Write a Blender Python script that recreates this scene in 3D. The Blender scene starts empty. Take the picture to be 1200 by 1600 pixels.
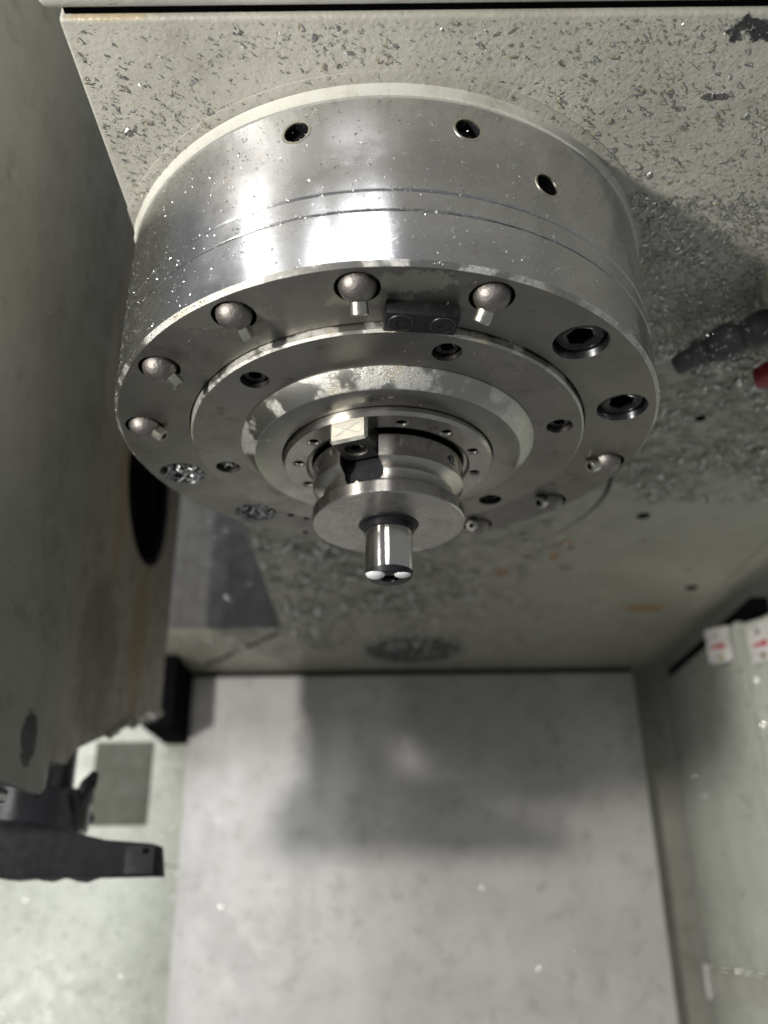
import bpy, bmesh, math, random
from mathutils import Vector, Matrix, noise as mnoise

S = 0.001                      # everything below is written in millimetres
random.seed(7)
scene = bpy.context.scene
COL = scene.collection
PI = math.pi

# ------------------------------------------------------------------ camera
cam_d = bpy.data.cameras.new('camera'); cam = bpy.data.objects.new('camera', cam_d); COL.objects.link(cam)
pitch, yaw, roll = math.radians(24.75), math.radians(-0.094), math.radians(-0.73)
fw = Vector((-math.sin(yaw)*math.cos(pitch), math.cos(yaw)*math.cos(pitch), math.sin(pitch)))
rt = Vector((math.cos(yaw), math.sin(yaw), 0)); up = rt.cross(fw)
rt, up = rt*math.cos(roll)+up*math.sin(roll), -rt*math.sin(roll)+up*math.cos(roll)
M = Matrix((rt, up, -fw)).transposed().to_4x4(); M.translation = Vector((-2.4, -332, -147))*S
cam.matrix_world = M
cam_d.sensor_fit = 'VERTICAL'; cam_d.sensor_height = 36; cam_d.sensor_width = 27
cam_d.lens = 36*1375/1600
cam_d.clip_start = 0.01; cam_d.clip_end = 50
cam_d.dof.use_dof = True; cam_d.dof.focus_distance = 0.315; cam_d.dof.aperture_fstop = 7.2
scene.camera = cam

# ------------------------------------------------------------------ world and lamps
w = bpy.data.worlds.new('World'); scene.world = w; w.use_nodes = True
bg = w.node_tree.nodes['Background']; bg.inputs[0].default_value = (0.92, 0.96, 1.0, 1); bg.inputs[1].default_value = 0.21

def lamp(name, loc, target, sx, sy, power, col=(1, .96, .9), shape='RECTANGLE'):
    d = bpy.data.lights.new(name, 'AREA'); d.shape = shape; d.size = sx*S; d.size_y = sy*S
    d.energy = power; d.color = col
    o = bpy.data.objects.new(name, d); COL.objects.link(o)
    o.location = Vector(loc)*S
    o.rotation_euler = (Vector(target)-Vector(loc)).to_track_quat('-Z', 'Y').to_euler()
    return o
lamp('work_lamp', (-700, -627, -190), (40, -40, 60), 70, 70, 11.5, (1, .965, .9), 'DISK')
lamp('machine_lamp', (-165, -2000, 304), (0, 690, -150), 110, 700, 5.5, (1, .98, .96))
lamp('machine_lamp', (-499, -2000, 304), (0, 690, -150), 110, 700, 5.5, (1, .98, .96))
for x, wd, pw in ((-1400, 160, 14), (-580, 55, 7), (-274, 45, 7), (-83, 55, 9)):
    lamp('ceiling_tube', (x, -1300, 1150), (0, 0, 0), wd, 900, pw, (.95, .98, 1))

vs = scene.view_settings; vs.view_transform = 'Standard'; vs.look = 'None'; vs.exposure = 0.0; vs.gamma = 1.0
vs.use_curve_mapping = False
scene.render.engine = 'CYCLES'
cy = scene.cycles; cy.use_denoising = True; cy.max_bounces = 8; cy.diffuse_bounces = 4; cy.glossy_bounces = 5
cy.caustics_reflective = True; cy.blur_glossy = 1.0; cy.sample_clamp_indirect = 4.0

# ------------------------------------------------------------------ material helpers
class NT:
    def __init__(s, name):
        s.m = bpy.data.materials.new(name); s.m.use_nodes = True; s.t = s.m.node_tree
        s.b = s.t.nodes['Principled BSDF']; s.geo = s.t.nodes.new('ShaderNodeNewGeometry')
        s.P = s.geo.outputs['Position']
    def n(s, typ, **kw):
        nd = s.t.nodes.new(typ)
        for k, v in kw.items(): setattr(nd, k, v)
        return nd
    def set(s, sock, v):
        if hasattr(v, 'links') or isinstance(v, bpy.types.NodeSocket): s.t.links.new(v, sock)
        else: sock.default_value = v
    def math(s, op, a, b=0.0, c=None, clamp=False):
        nd = s.n('ShaderNodeMath', operation=op); nd.use_clamp = clamp
        s.set(nd.inputs[0], a); s.set(nd.inputs[1], b)
        if c is not None: s.set(nd.inputs[2], c)
        return nd.outputs[0]
    def noise(s, scale, detail=4, rough=.55, vec=None, dist=0.0):
        nd = s.n('ShaderNodeTexNoise'); nd.inputs['Scale'].default_value = scale; nd.inputs['Detail'].default_value = detail
        nd.inputs['Roughness'].default_value = rough; nd.inputs['Distortion'].default_value = dist
        s.set(nd.inputs['Vector'], vec if vec is not None else s.P); return nd.outputs['Fac']
    def ramp(s, f, lo, hi, a=0.0, b=1.0):
        nd = s.n('ShaderNodeMapRange'); nd.interpolation_type = 'SMOOTHSTEP'
        s.set(nd.inputs['Value'], f)
        nd.inputs['From Min'].default_value = lo; nd.inputs['From Max'].default_value = hi
        nd.inputs['To Min'].default_value = a; nd.inputs['To Max'].default_value = b
        return nd.outputs[0]
    def mix(s, f, a, b):
        nd = s.n('ShaderNodeMix', data_type='RGBA'); s.set(nd.inputs[0], f)
        s.set(nd.inputs[6], a if not isinstance(a, tuple) else (*a, 1)); s.set(nd.inputs[7], b if not isinstance(b, tuple) else (*b, 1))
        return nd.outputs[2]
    def xyz(s):
        nd = s.n('ShaderNodeSeparateXYZ'); s.set(nd.inputs[0], s.P); return nd.outputs
    def scaled(s, v):
        nd = s.n('ShaderNodeVectorMath', operation='MULTIPLY'); s.set(nd.inputs[0], s.P); nd.inputs[1].default_value = v
        return nd.outputs[0]
    def spot(s, c, r, jag=.5, nscale=200.0):
        """ragged spot round a place (mm); r is a triple of half sizes"""
        nd = s.n('ShaderNodeVectorMath', operation='SUBTRACT'); s.set(nd.inputs[0], s.P); nd.inputs[1].default_value = tuple(x*S for x in c)
        nd2 = s.n('ShaderNodeVectorMath', operation='DIVIDE'); s.set(nd2.inputs[0], nd.outputs[0]); nd2.inputs[1].default_value = tuple(x*S for x in r)
        nd3 = s.n('ShaderNodeVectorMath', operation='LENGTH'); s.set(nd3.inputs[0], nd2.outputs[0])
        d = s.math('ADD', nd3.outputs['Value'], s.math('MULTIPLY', s.math('SUBTRACT', s.noise(nscale, 5, .65), .5), jag*4))
        return s.ramp(d, 1.0, .8)
    def bump(s, h, strength, dist):
        nd = s.n('ShaderNodeBump'); s.set(nd.inputs['Height'], h); nd.inputs['Strength'].default_value = strength
        nd.inputs['Distance'].default_value = dist*S; return nd
    def out(s, col=None, rough=None, metal=0.0, nrm=None, **kw):
        if col is not None: s.set(s.b.inputs['Base Color'], (*col, 1) if isinstance(col, tuple) else col)
        if rough is not None: s.set(s.b.inputs['Roughness'], rough)
        s.b.inputs['Metallic'].default_value = metal
        if nrm is not None: s.t.links.new(nrm.outputs[0], s.b.inputs['Normal'])
        for k, v in kw.items(): s.set(s.b.inputs[k.replace('_', ' ')], v)
        return s.m

def mul(c, f): return tuple(x*f for x in c)

def paint(name, col, dirt, dirt_amt=.5, rough=.42, bumps=.5, specks=True, spots=(), grime=None, fleck_scale=420.0):
    s = NT(name)
    c = s.mix(s.ramp(s.noise(18, 5, .6), .35, .7), col, mul(col, .86))
    c = s.mix(s.math('MULTIPLY', s.ramp(s.noise(45, 7, .68), .5, .72), dirt_amt), c, dirt)
    if specks:
        fl = s.ramp(s.noise(fleck_scale, 3, .5, s.scaled((1, 1, .8))), .69, .74)
        c = s.mix(s.math('MULTIPLY', fl, .55), c, mul(dirt, .4))
    if grime: c = grime(s, c)
    for (ce, r, colr, amt, jag) in spots:
        c = s.mix(s.math('MULTIPLY', s.spot(ce, r, jag), amt), c, colr)
    h = s.math('ADD', s.math('MULTIPLY', s.noise(160, 4, .6), .6), s.math('MULTIPLY', s.noise(520, 3, .5), .4))
    r_ = s.ramp(s.noise(60, 4), .3, .7, rough-.08, rough+.14)
    return s.out(c, r_, 0.0, s.bump(h, bumps, .8))

def metal(name, col, rough=.3, stain=None, stain_amt=.35, brushed=None, bump=.08, aniso=0.0, spots=(), rvar=.1, mscale=30.0, metallic=1.0, bdist=.05):
    s = NT(name)
    c = s.mix(s.ramp(s.noise(mscale, 6, .65), .35, .72), col, mul(col, .8))
    if stain: c = s.mix(s.math('MULTIPLY', s.ramp(s.noise(mscale*2.2, 7, .7, dist=.4), .56, .7), stain_amt), c, stain)
    for (ce, r, colr, amt, jag) in spots:
        c = s.mix(s.math('MULTIPLY', s.spot(ce, r, jag, 320.0), amt), c, colr)
    h = s.noise(900, 3, .6)
    if brushed == 'z':      # turned on a lathe: fine rings stacked along the axis
        h = s.noise(1.0, 3, .7, s.scaled((20, 20, 5200)))
    elif brushed == 'r':    # faced on a lathe: fine concentric rings
        x, y, z = s.xyz()
        rad = s.math('SQRT', s.math('ADD', s.math('MULTIPLY', x, x), s.math('MULTIPLY', y, y)))
        cb = s.n('ShaderNodeCombineXYZ'); s.set(cb.inputs[0], s.math('MULTIPLY', rad, 3500.0))
        h = s.noise(1.0, 3, .7, cb.outputs[0])
    r_ = s.math('ADD', s.ramp(s.noise(mscale*1.7, 5, .6), .3, .75, rough-rvar*.5, rough+rvar), s.math('MULTIPLY', s.math('SUBTRACT', h, .5), .12))
    if aniso:
        tn = s.n('ShaderNodeTangent', direction_type='RADIAL', axis='Z'); s.t.links.new(tn.outputs[0], s.b.inputs['Tangent'])
        s.b.inputs['Anisotropic'].default_value = aniso; s.b.inputs['Anisotropic Rotation'].default_value = .25
    return s.out(c, r_, metallic, s.bump(h, bump, bdist))

def plain(name, col, rough=.5, metallic=0.0, var=.25, bump=.2, scale=150.0, **kw):
    s = NT(name)
    c = s.mix(s.ramp(s.noise(scale*.5, 5, .6), .3, .75), col, mul(col, 1-var))
    return s.out(c, s.ramp(s.noise(scale, 3), .3, .7, max(.03, rough-.06), rough+.08), metallic, s.bump(s.noise(scale*3, 3), bump, .15), **kw)

DIRT = (.16, .145, .11)
def head_grime(s, c):
    x, y, z = s.xyz()
    back = s.math('MULTIPLY', s.ramp(y, .03, .12), s.ramp(s.math('ADD', x, s.math('MULTIPLY', y, -.1)), .20, -.02))
    rightm = s.math('MULTIPLY', s.ramp(x, .095, .15), s.math('MULTIPLY', s.ramp(y, -.02, .05), s.ramp(y, .26, .16)))
    m = s.math('MAXIMUM', back, rightm)
    mott = s.ramp(s.noise(75, 6, .7), .36, .62)
    c = s.mix(s.math('MULTIPLY', m, s.math('MULTIPLY', mott, .8)), c, (.13, .125, .1))
    return s.mix(s.math('MULTIPLY', s.ramp(y, .15, .5), .45), c, (.40, .38, .29))
M_head = paint('head_paint', (.44, .43, .375), (.27, .26, .21), .5, .4, 1.0, grime=head_grime, spots=(
    ((140, -134, 119), (30, 6, 30), (.02, .021, .024), .97, .5), ((119, -107, 119), (5, 1.6, 30), (.06, .06, .06), .9, .7),
    ((142, 309, 119), (5, 9, 30), (.36, .15, .03), .8, .35), ((137, 336, 119), (5, 9, 30), (.36, .16, .03), .8, .4),
    ((99, 372, 119), (7, 11, 30), (.30, .14, .04), .7, .4), ((248, 471, 119), (20, 12, 30), (.42, .22, .04), .8, .45),
    ((-90, -140, 119), (16, 1.1, 30), (.42, .31, .14), .55, .4)))
M_cover = paint('cover_paint', (.52, .51, .46), (.25, .2, .1), .5, .42, .7)
M_boss = paint('boss_paint', (.60, .60, .54), (.35, .33, .26), .6, .4, .4, fleck_scale=600.0)
M_left = paint('changer_paint', (.27, .265, .23), (.1, .09, .07), .45, .5, .35, fleck_scale=260.0, spots=(
    ((-188, 132.8, -59.7), (30, 12, 15), (.012, .013, .018), .97, .3),))
M_column = paint('column_paint', (.28, .25, .20), (.10, .075, .05), .8, .5, .3, spots=(
    ((-200, 352, 55), (30, 24, 70), (.24, .165, .06), .6, .4), ((-200, 273, 165), (30, 15, 85), (.27, .19, .09), .5, .5), ((-200, 260, 20), (30, 45, 60), (.12, .10, .085), .6, .5)))
M_wall = paint('wall_paint', (.50, .52, .45), (.26, .26, .21), .5, .3, .9)
M_right = paint('panel_paint', (.58, .61, .54), (.3, .3, .24), .45, .38, .4)
M_way = paint('way_cover_paint', (.57, .555, .54), (.30, .285, .26), .6, .48, .35, fleck_scale=130.0)

M_wall_shadow = paint('wall_shadow_paint', (.095, .098, .075), (.06, .06, .045), .4, .7, .2)  # dark olive of the painted wall shadow
M_sheet = paint('shaded_sheet_paint', (.06, .058, .057), (.045, .045, .045), .4, .65, .2)  # near-black, shade of the rear step put into the colour
M_housing = metal('turned_steel', (.70, .70, .72), .25, (.40, .34, .28), .35, 'z', .3, aniso=.85, rvar=.1, mscale=22.0)
M_face = metal('faced_steel', (.255, .245, .22), .42, (.12, .105, .08), .55, 'r', .3, bdist=.1, aniso=.5, spots=(
    ((9, -104, 40), (15, 6, 20), (.40, .39, .32), .9, .55), ((-8, -95, 40), (16, 3, 20), (.36, .35, .28), .8, .7), ((-60, -88, 40), (22, 9, 20), (.32, .31, .26), .5, .9)))
M_seal = metal('seal_plate_steel', (.27, .26, .235), .38, (.12, .095, .07), .6, 'r', .2)
s = NT('worn_edge_steel')
pat = s.math('MULTIPLY', s.ramp(s.noise(55, 4, .6), .44, .56), s.ramp(s.noise(1500, 4, .75), .36, .52))
yel = s.ramp(s.noise(90, 4, .6), .55, .68)
cc = s.mix(pat, (.44, .43, .40), s.mix(yel, (.72, .71, .68), (.62, .56, .42)))
M_crust = s.out(cc, s.ramp(pat, 0, 1, .34, .6), 1.0, s.bump(s.math('ADD', pat, s.noise(1800, 3)), .5, .12))
M_nose = metal('nose_steel', (.31, .30, .27), .3, (.14, .11, .08), .5, 'r', .2)
M_ring = metal('ring_steel', (.42, .40, .37), .3, (.16, .12, .09), .6, 'r', .2, mscale=60.0)
M_holder = metal('ground_steel', (.56, .535, .50), .24, (.28, .2, .13), .3, 'z', .25, aniso=.7, rvar=.07, mscale=50.0)
M_holder_face = metal('lathe_faced_steel', (.50, .48, .44), .26, (.25, .2, .15), .3, 'r', .8, aniso=.8, mscale=70.0, bdist=.22)
M_polish = metal('polished_steel', (.70, .67, .63), .13, aniso=.8, stain=(.4, .3, .2), stain_amt=.2, brushed='z', bump=.12, rvar=.05, mscale=60.0)
M_key = metal('key_steel', (.62, .61, .55), .42, (.35, .32, .25), .6, None, .3, mscale=140.0)
M_dkey = metal('shaded_key_rim_steel', (.16, .16, .155), .38, (.06, .06, .06), .5, None, .2, mscale=80.0)  # dark copy of the key steel for its shaded sides, also screw rims
M_black = metal('black_oxide', (.016, .0165, .019), .42, (.05, .05, .055), .5, None, .4, mscale=120.0, metallic=.15)
M_black.node_tree.nodes['Principled BSDF'].inputs['Specular IOR Level'].default_value = .2
M_bolt = metal('oily_black_bolt', (.03, .03, .03), .22, (.10, .09, .08), .5, None, .5, mscale=160.0, metallic=.8)
M_nozzle = metal('cast_ball', (.27, .25, .235), .5, (.42, .40, .36), .6, None, 1.0, mscale=150.0, bdist=.25)
M_tube = metal('plated_tube', (.62, .60, .53), .32, (.4, .36, .25), .5, None, .25, mscale=160.0)
M_chip = metal('aluminium_chip', (.72, .72, .71), .26, (.4, .38, .33), .4, None, .3, mscale=260.0, rvar=.2)
M_dchip = metal('dull_chip', (.42, .41, .37), .42, (.14, .12, .09), .6, None, .3, mscale=260.0, rvar=.2, metallic=.55)
M_glint = metal('shiny_chip', (.8, .8, .79), .12, None, 0, None, .05)
M_ychip = plain('straw_chip', (.42, .38, .26), .4, .3)
M_dark = plain('dark_void', (.006, .006, .007), .9)  # near-black that paints shade into gaps, sockets and openings
M_rubber = plain('black_rubber', (.014, .014, .015), .6)
M_rubber.node_tree.nodes['Principled BSDF'].inputs['Specular IOR Level'].default_value = .2
M_hose = plain('grey_plastic_hose', (.075, .072, .075), .34, 0, .5, 1.0, 90)
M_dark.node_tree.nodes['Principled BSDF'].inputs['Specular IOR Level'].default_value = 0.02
M_arm = plain('black_arm', (.012, .012, .014), .6, 0, .3, .35)
M_arm.node_tree.nodes['Principled BSDF'].inputs['Specular IOR Level'].default_value = .12
M_oil = plain('oily_casting', (.03, .03, .034), .2, 0, .5, 1.0, 60)
M_red = plain('red_print', (.50, .03, .04), .45)
M_redp = plain('red_plastic', (.30, .02, .025), .32, 0, .5, .6)
M_white = plain('white_plate', (.72, .70, .68), .4, 0, .3)
M_brass = metal('yellow_zinc', (.55, .40, .18), .3, (.3, .2, .08), .4)
M_drop = plain('milky_coolant', (.62, .64, .64), .06, 0, .05, .0, 150, Subsurface_Weight=.4, Subsurface_Radius=(.002, .002, .002), Coat_Weight=1.0)
M_ink = plain('engraving_ink', (.015, .015, .017), .5)
M_torn = metal('torn_steel', (.6, .58, .55), .35, (.25, .2, .15), .5, None, .6, mscale=120.0)

# ------------------------------------------------------------------ mesh helpers (mm, world space)
ORIG = {}
class MB:
    def __init__(s): s.v = []; s.f = []; s.m = []
    def add(s, vs, fs, mi=0):
        o = len(s.v); s.v += [tuple(v) for v in vs]; s.f += [tuple(i+o for i in f) for f in fs]; s.m += [mi]*len(fs); return s
    def lathe(s, prof, seg=96, mi=None, c=(0, 0), axis=None, base=(0, 0, 0), closed=False):
        """prof: list of (r, z); revolved round the z axis through c, or round `axis` from `base`"""
        vs, fs, ms = [], [], []
        if axis is not None:
            q = Vector((0, 0, 1)).rotation_difference(Vector(axis).normalized()); b = Vector(base)
        ring = []
        for (r, z) in prof:
            if r < 1e-6:
                ring.append([len(vs)]); vs.append(Vector((0, 0, z)))
            else:
                ring.append(list(range(len(vs), len(vs)+seg)))
                for k in range(seg):
                    a = 2*PI*k/seg; vs.append(Vector((r*math.cos(a), r*math.sin(a), z)))
        n = len(prof)
        for i in range(n if closed else n-1):
            A, B = ring[i], ring[(i+1) % n]; q_ = mi[i] if mi else 0
            for k in range(seg):
                k2 = (k+1) % seg
                if len(A) == 1 and len(B) == 1: continue
                if len(A) == 1: fs.append((A[0], B[k2], B[k]))
                elif len(B) == 1: fs.append((A[k], A[k2], B[0]))
                else: fs.append((A[k], A[k2], B[k2], B[k]))
                ms.append(q_)
        if axis is not None: vs = [q @ v + b for v in vs]
        else: vs = [v + Vector((c[0], c[1], 0)) for v in vs]
        o = len(s.v); s.v += [tuple(v) for v in vs]; s.f += [tuple(i+o for i in f) for f in fs]; s.m += ms
        return s
    def box(s, lo, hi, mi=0, mat=None):
        x0, y0, z0 = lo; x1, y1, z1 = hi
        vs = [Vector(p) for p in ((x0,y0,z0),(x1,y0,z0),(x1,y1,z0),(x0,y1,z0),(x0,y0,z1),(x1,y0,z1),(x1,y1,z1),(x0,y1,z1))]
        if mat is not None: vs = [mat @ v for v in vs]
        return s.add(vs, [(0,3,2,1),(4,5,6,7),(0,1,5,4),(1,2,6,5),(2,3,7,6),(3,0,4,7)], mi)
    def prism(s, poly, z0, z1, mi=0, mat=None):
        n = len(poly); vs = [Vector((x, y, z0)) for x, y in poly]+[Vector((x, y, z1)) for x, y in poly]
        if mat is not None: vs = [mat @ v for v in vs]
        return s.add(vs, [tuple(range(n-1, -1, -1)), tuple(range(n, 2*n))]+[(i, (i+1) % n, n+(i+1) % n, n+i) for i in range(n)], mi)
    def mesh(s, name, mats, origin=(0, 0, 0), bevel=0, bevel_seg=2, smooth=35, fix=True):
        me = bpy.data.meshes.new(name)
        o = Vector(origin)
        me.from_pydata([((Vector(v)-o)*S)[:] for v in s.v], [], s.f)
        for m in (mats if isinstance(mats, (list, tuple)) else [mats]): me.materials.append(m)
        for p, mi in zip(me.polygons, s.m): p.material_index = mi
        if bevel or fix:
            bm = bmesh.new(); bm.from_mesh(me)
            if fix: bmesh.ops.recalc_face_normals(bm, faces=bm.faces)
            if bevel:
                es = [e for e in bm.edges if len(e.link_faces) == 2 and e.calc_face_angle(0) > .6]
                bmesh.ops.bevel(bm, geom=es, offset=bevel*S, segments=bevel_seg, profile=.5, affect='EDGES', clamp_overlap=True)
            bm.to_mesh(me); bm.free()
        finish(me, smooth)
        return me
    def build(s, name, mats, parent=None, **kw):
        c = Vector(kw.pop('origin')) if 'origin' in kw else sum((Vector(v) for v in s.v), Vector())/max(1, len(s.v))
        return link(name, s.mesh(name, mats, c, **kw), c, parent)
def finish(me, smooth=35):
    if smooth:
        me.polygons.foreach_set('use_smooth', [True]*len(me.polygons)); me.set_sharp_from_angle(angle=math.radians(smooth))
    me.update()
def link(name, data, world_mm, parent=None, rot=None):
    o = bpy.data.objects.new(name, data); COL.objects.link(o)
    c = Vector(world_mm); ORIG[o.name] = c
    if parent is not None:
        o.parent = parent; o.location = (c-ORIG[parent.name])*S
    else: o.location = c*S
    if rot is not None:
        o.rotation_mode = 'QUATERNION'; o.rotation_quaternion = rot
    return o
def thing(name, loc, label, cat, group=None):
    o = link(name, None, loc); o.empty_display_size = .01; return tag(o, label, cat, group)
def tag(o, label=None, cat=None, group=None, kind=None):
    if label: o['label'] = label
    if cat: o['category'] = cat
    if group: o['group'] = group
    if kind: o['kind'] = kind
    return o
def boolean(o, cutter_mb, mats_for_cut=None, cut_test=None):
    """cut the (disjoint) solids in cutter_mb out of o; faces passing cut_test get material slot 1"""
    c = ORIG[o.name]
    cm = cutter_mb.mesh('cutter', M_dark, c, smooth=0); co = bpy.data.objects.new('cutter', cm); COL.objects.link(co)
    co.matrix_world = Matrix.Translation(c*S)
    mw = o.matrix_world.copy(); par = o.parent
    o.parent = None; o.location = c*S
    md = o.modifiers.new('cut', 'BOOLEAN'); md.object = co; md.operation = 'DIFFERENCE'; md.solver = 'EXACT'
    bpy.context.view_layer.update()
    dg = bpy.context.evaluated_depsgraph_get()
    me = bpy.data.meshes.new_from_object(o.evaluated_get(dg))
    o.modifiers.clear(); old = o.data; o.data = me; me.name = old.name
    if par is not None: o.parent = par; o.location = (c-ORIG[par.name])*S
    bpy.data.objects.remove(co); bpy.data.meshes.remove(cm)
    if mats_for_cut is not None:
        me.materials.append(mats_for_cut); k = len(me.materials)-1
        for p in me.polygons:
            if cut_test(p.center/S + c, p.normal): p.material_index = k
    finish(me, 30)
    return o
def pol(r, deg, z=0): a = math.radians(deg); return Vector((r*math.sin(a), -r*math.cos(a), z))   # 0 deg faces the camera, + to the right

def screw_mesh(name, R, h, hexr, depth, mats, chamf=.5):
    """socket head screw, head pointing down (-z), face at z=0, body up"""
    mb = MB(); n = 24
    def circ(r, z): return [Vector((r*math.cos(2*PI*k/n), r*math.sin(2*PI*k/n), z)) for k in range(n)]
    def hexa(r, z):
        o = []
        for k in range(n):
            a = 2*PI*k/n; b = (a % (PI/3))-PI/6; rr = r*math.cos(PI/6)/math.cos(b); o.append(Vector((rr*math.cos(a), rr*math.sin(a), z)))
        return o
    rings = [circ(R, h), circ(R, chamf), circ(R-chamf, 0), circ(hexr*1.22, 0), hexa(hexr, .35*chamf+.15), hexa(hexr, depth)]
    vs = [v for r in rings for v in r]; fs = []
    for i in range(len(rings)-1):
        for k in range(n): fs.append((i*n+k, i*n+(k+1) % n, (i+1)*n+(k+1) % n, (i+1)*n+k))
    fs.append(tuple((len(rings)-1)*n+k for k in range(n)))
    mb.add(vs, fs); mb.m[-1] = 1
    return mb.mesh(name, mats, (0, 0, 0), smooth=30)

# ================================================================== the machine head (painted casting)
ZU = 119.0
PORT = []
head = thing('machine_head', (60, 0, ZU), 'cream painted casting of the machine head, its underside littered with metal chips', 'machine head')
mb = MB().prism([(-106, -140), (302, -140), (302, 716), (-262, 716), (-262, 521), (-106, 521)], ZU, 420)
mb.build('casting', M_head, head, bevel=1.6, bevel_seg=3)
boss = MB().lathe([(110, 113.9), (113.9, 113.9), (114.4, 114.3), (114.7, 117.6), (115.2, 118.35), (119.2, 118.45), (119.7, 118.7), (119.8, 121), (110, 121)], 192, closed=True,
    mi=[0, 0, 0, 0, 1, 1, 1, 1, 1]).build('mounting_boss', [M_boss, M_head], head)
boolean(boss, MB().box((-140, -80, 100), (-105.9, 80, 130)))
# front cover over the casting, parted by a dark gap
mb = MB()
prof = [(-143.2, 300), (-143.2, 121.5)]+[(-143.2-6*(1-math.cos(a)), 121.5-4.5*math.sin(a)) for a in [PI/2*k/6 for k in range(1, 7)]]+[(-190, 116.6), (-190, 300)]
mb.add([(x, y, z) for x in (-110, 330) for y, z in prof], [tuple(range(len(prof)))[::-1], tuple(range(len(prof), 2*len(prof)))]+[(i, (i+1) % len(prof), len(prof)+(i+1) % len(prof), len(prof)+i) for i in range(len(prof))])
mb.build('front_cover', M_cover, head, bevel=2.5, bevel_seg=3)
MB().box((-104, -143.1, 121.5), (320, -140.05, 200)).build('gap_shade', M_dark, head)  # black filler painting the shade in the gap
# right flank of the casting, bending upward
mb = MB(); mb.add([(302.5, -140, 119.2), (302.5, 716, 119.2), (460, 716, 172), (460, -140, 172), (302.5, -140, 419), (302.5, 716, 419), (460, 716, 419), (460, -140, 419)],
    [(0, 1, 2, 3), (4, 7, 6, 5), (0, 4, 5, 1), (1, 5, 6, 2), (2, 6, 7, 3), (3, 7, 4, 0)])
mb.build('side_flank', M_head, head, bevel=1.5)
# round plate behind the spindle with a visible rim, its bolts, and a round chip port further back
o = MB().lathe([(0, 116.4), (116.0, 116.4), (117.4, 117.6), (117.6, 121), (0, 121)], 128, c=(33, 214)).build('round_plate', M_head, head)
rb = screw_mesh('bolt', 6.5, 5, 3.2, 3, [M_dchip, M_dark])
for a in (120, 150, 178, -150):
    p = pol(100, a)+Vector((33, 214, 0)); link('bolt', rb, (p.x, p.y, 115.2), o)
MB().lathe([(117.7, 118.9), (118.6, 118.3), (120.2, 118.3), (121, 118.9)], 128, c=(33, 214)).build('plate_seam', M_rubber, head)
port = MB().lathe([(58, 121), (58, 118.2), (55, 117.2), (52, 117.6), (50, 120.5)], 64, c=(29, 606)).build('port_rim', M_dchip, head)
MB().lathe([(0, 117.9), (51, 117.9), (51, 121), (0, 121)], 48, c=(29, 606)).build('port_lid', M_oil, head)
mb = MB()
for i in range(420):
    r, a = 50*math.sqrt(random.random()), random.uniform(0, 360); PORT.append(pol(r, a)+Vector((29, 606, 117.8)))
for (x, y, r) in ((189, 257, 5.0), (274, 415, 5.5), (186, 118, 3.2), (120, 44, 3.0)):
    MB().lathe([(0, 117.9), (r*.6, 117.95), (r, 118.7), (r, 120), (0, 120)], 20, c=(x, y)).build('plug', M_dark, head)
MB().box((-261, 517.5, 119.4), (-107, 520.9, 400)).build('front_shade_sheet', M_sheet, head, bevel=.8)  # dark sheet painting shade over the front face of the wide part
# crooked seam weld on the left rear
mb = MB(); pts = [Vector((-103+t*-9.5+2*math.sin(t*1.7), 527+t*12, 118.2+.3*math.sin(t*2.1))) for t in range(12)]
for a, b in zip(pts, pts[1:]):
    d = (b-a).normalized(); sd = d.cross(Vector((0, 0, 1)))*2.2
    mb.add([a-sd, a+sd, b+sd, b-sd, a+Vector((0, 0, 2)), b+Vector((0, 0, 2))], [(0, 1, 2, 3), (0, 4, 5, 3), (1, 2, 5, 4), (0, 1, 4), (3, 5, 2)])
mb.build('seam', M_rubber, head)

# ================================================================== spindle cartridge
spin = thing('spindle_cartridge', (0, 0, 40), 'large round steel spindle housing bolted under the cream casting', 'spindle')
R0 = 113.4
def tube_prof(zt, zb, ri, ct=.5, cb=.5): return [(ri, zt), (R0-ct, zt), (R0, zt-ct), (R0, zb+cb), (R0-cb, zb), (ri, zb)]
up_h = MB().lathe(tube_prof(113.85, 70.8, 100), 256, closed=True).build('upper_housing', M_housing, spin, origin=(0, 0, 90))
cut = MB()
SETS = [(-15.8, 101.7), (14.72, 101.7), (30.2, 87.2)]
for a, z in SETS: cut.lathe([(0, -9), (4.6, -9), (4.6, 8), (0, 8)], 32, axis=pol(1, a), base=pol(R0, a, z))
boolean(up_h, cut, M_black, lambda c, n: math.hypot(c.x, c.y) < R0-.6 and c.z < 112 and c.z > 72 and math.hypot(c.x, c.y) > 101)
sm = screw_mesh('set_screw', 4.5, 5, 2.5, 3.2, [M_bolt, M_dark], .4)
for a, z in SETS:
    q = Vector((0, 0, -1)).rotation_difference(pol(1, a))
    link('set_screw', sm, pol(R0-4.2, a, z), spin, q)
    MB().lathe([(4.45, -.6), (4.5, .12), (5.3, .16), (5.6, -.4)], 32, axis=pol(1, a), base=pol(R0, a, z)).build('hole_rim', M_tube, spin)
MB().lathe([(112.2, 71), (112.2, 61), (105, 61), (105, 71)], 192, closed=True).build('seam_packing', M_crust, spin)
MB().lathe(tube_prof(70.3, 62.3, 100, .35, .35), 256, closed=True).build('spacer_ring', M_housing, spin, origin=(0, 0, 66))
fl = MB().lathe([(100, 61.7), (R0-.4, 61.7), (R0, 61.3), (R0, 41.6), (R0-1.5, 40.0), (83.7, 40.0), (83.7, 46), (100, 46)], 256, closed=True,
    mi=[0, 0, 0, 2, 1, 1, 1, 1]).build('nose_flange', [M_housing, M_face, M_crust], spin, origin=(0, 0, 40))
NOZ = [-81.9, -56.25, -30.8, -5.5, 19.9, 102.5, 127.8, 152.5, 178]
BIG = [45.0, 75.4, -106.9, -137.4]
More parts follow.
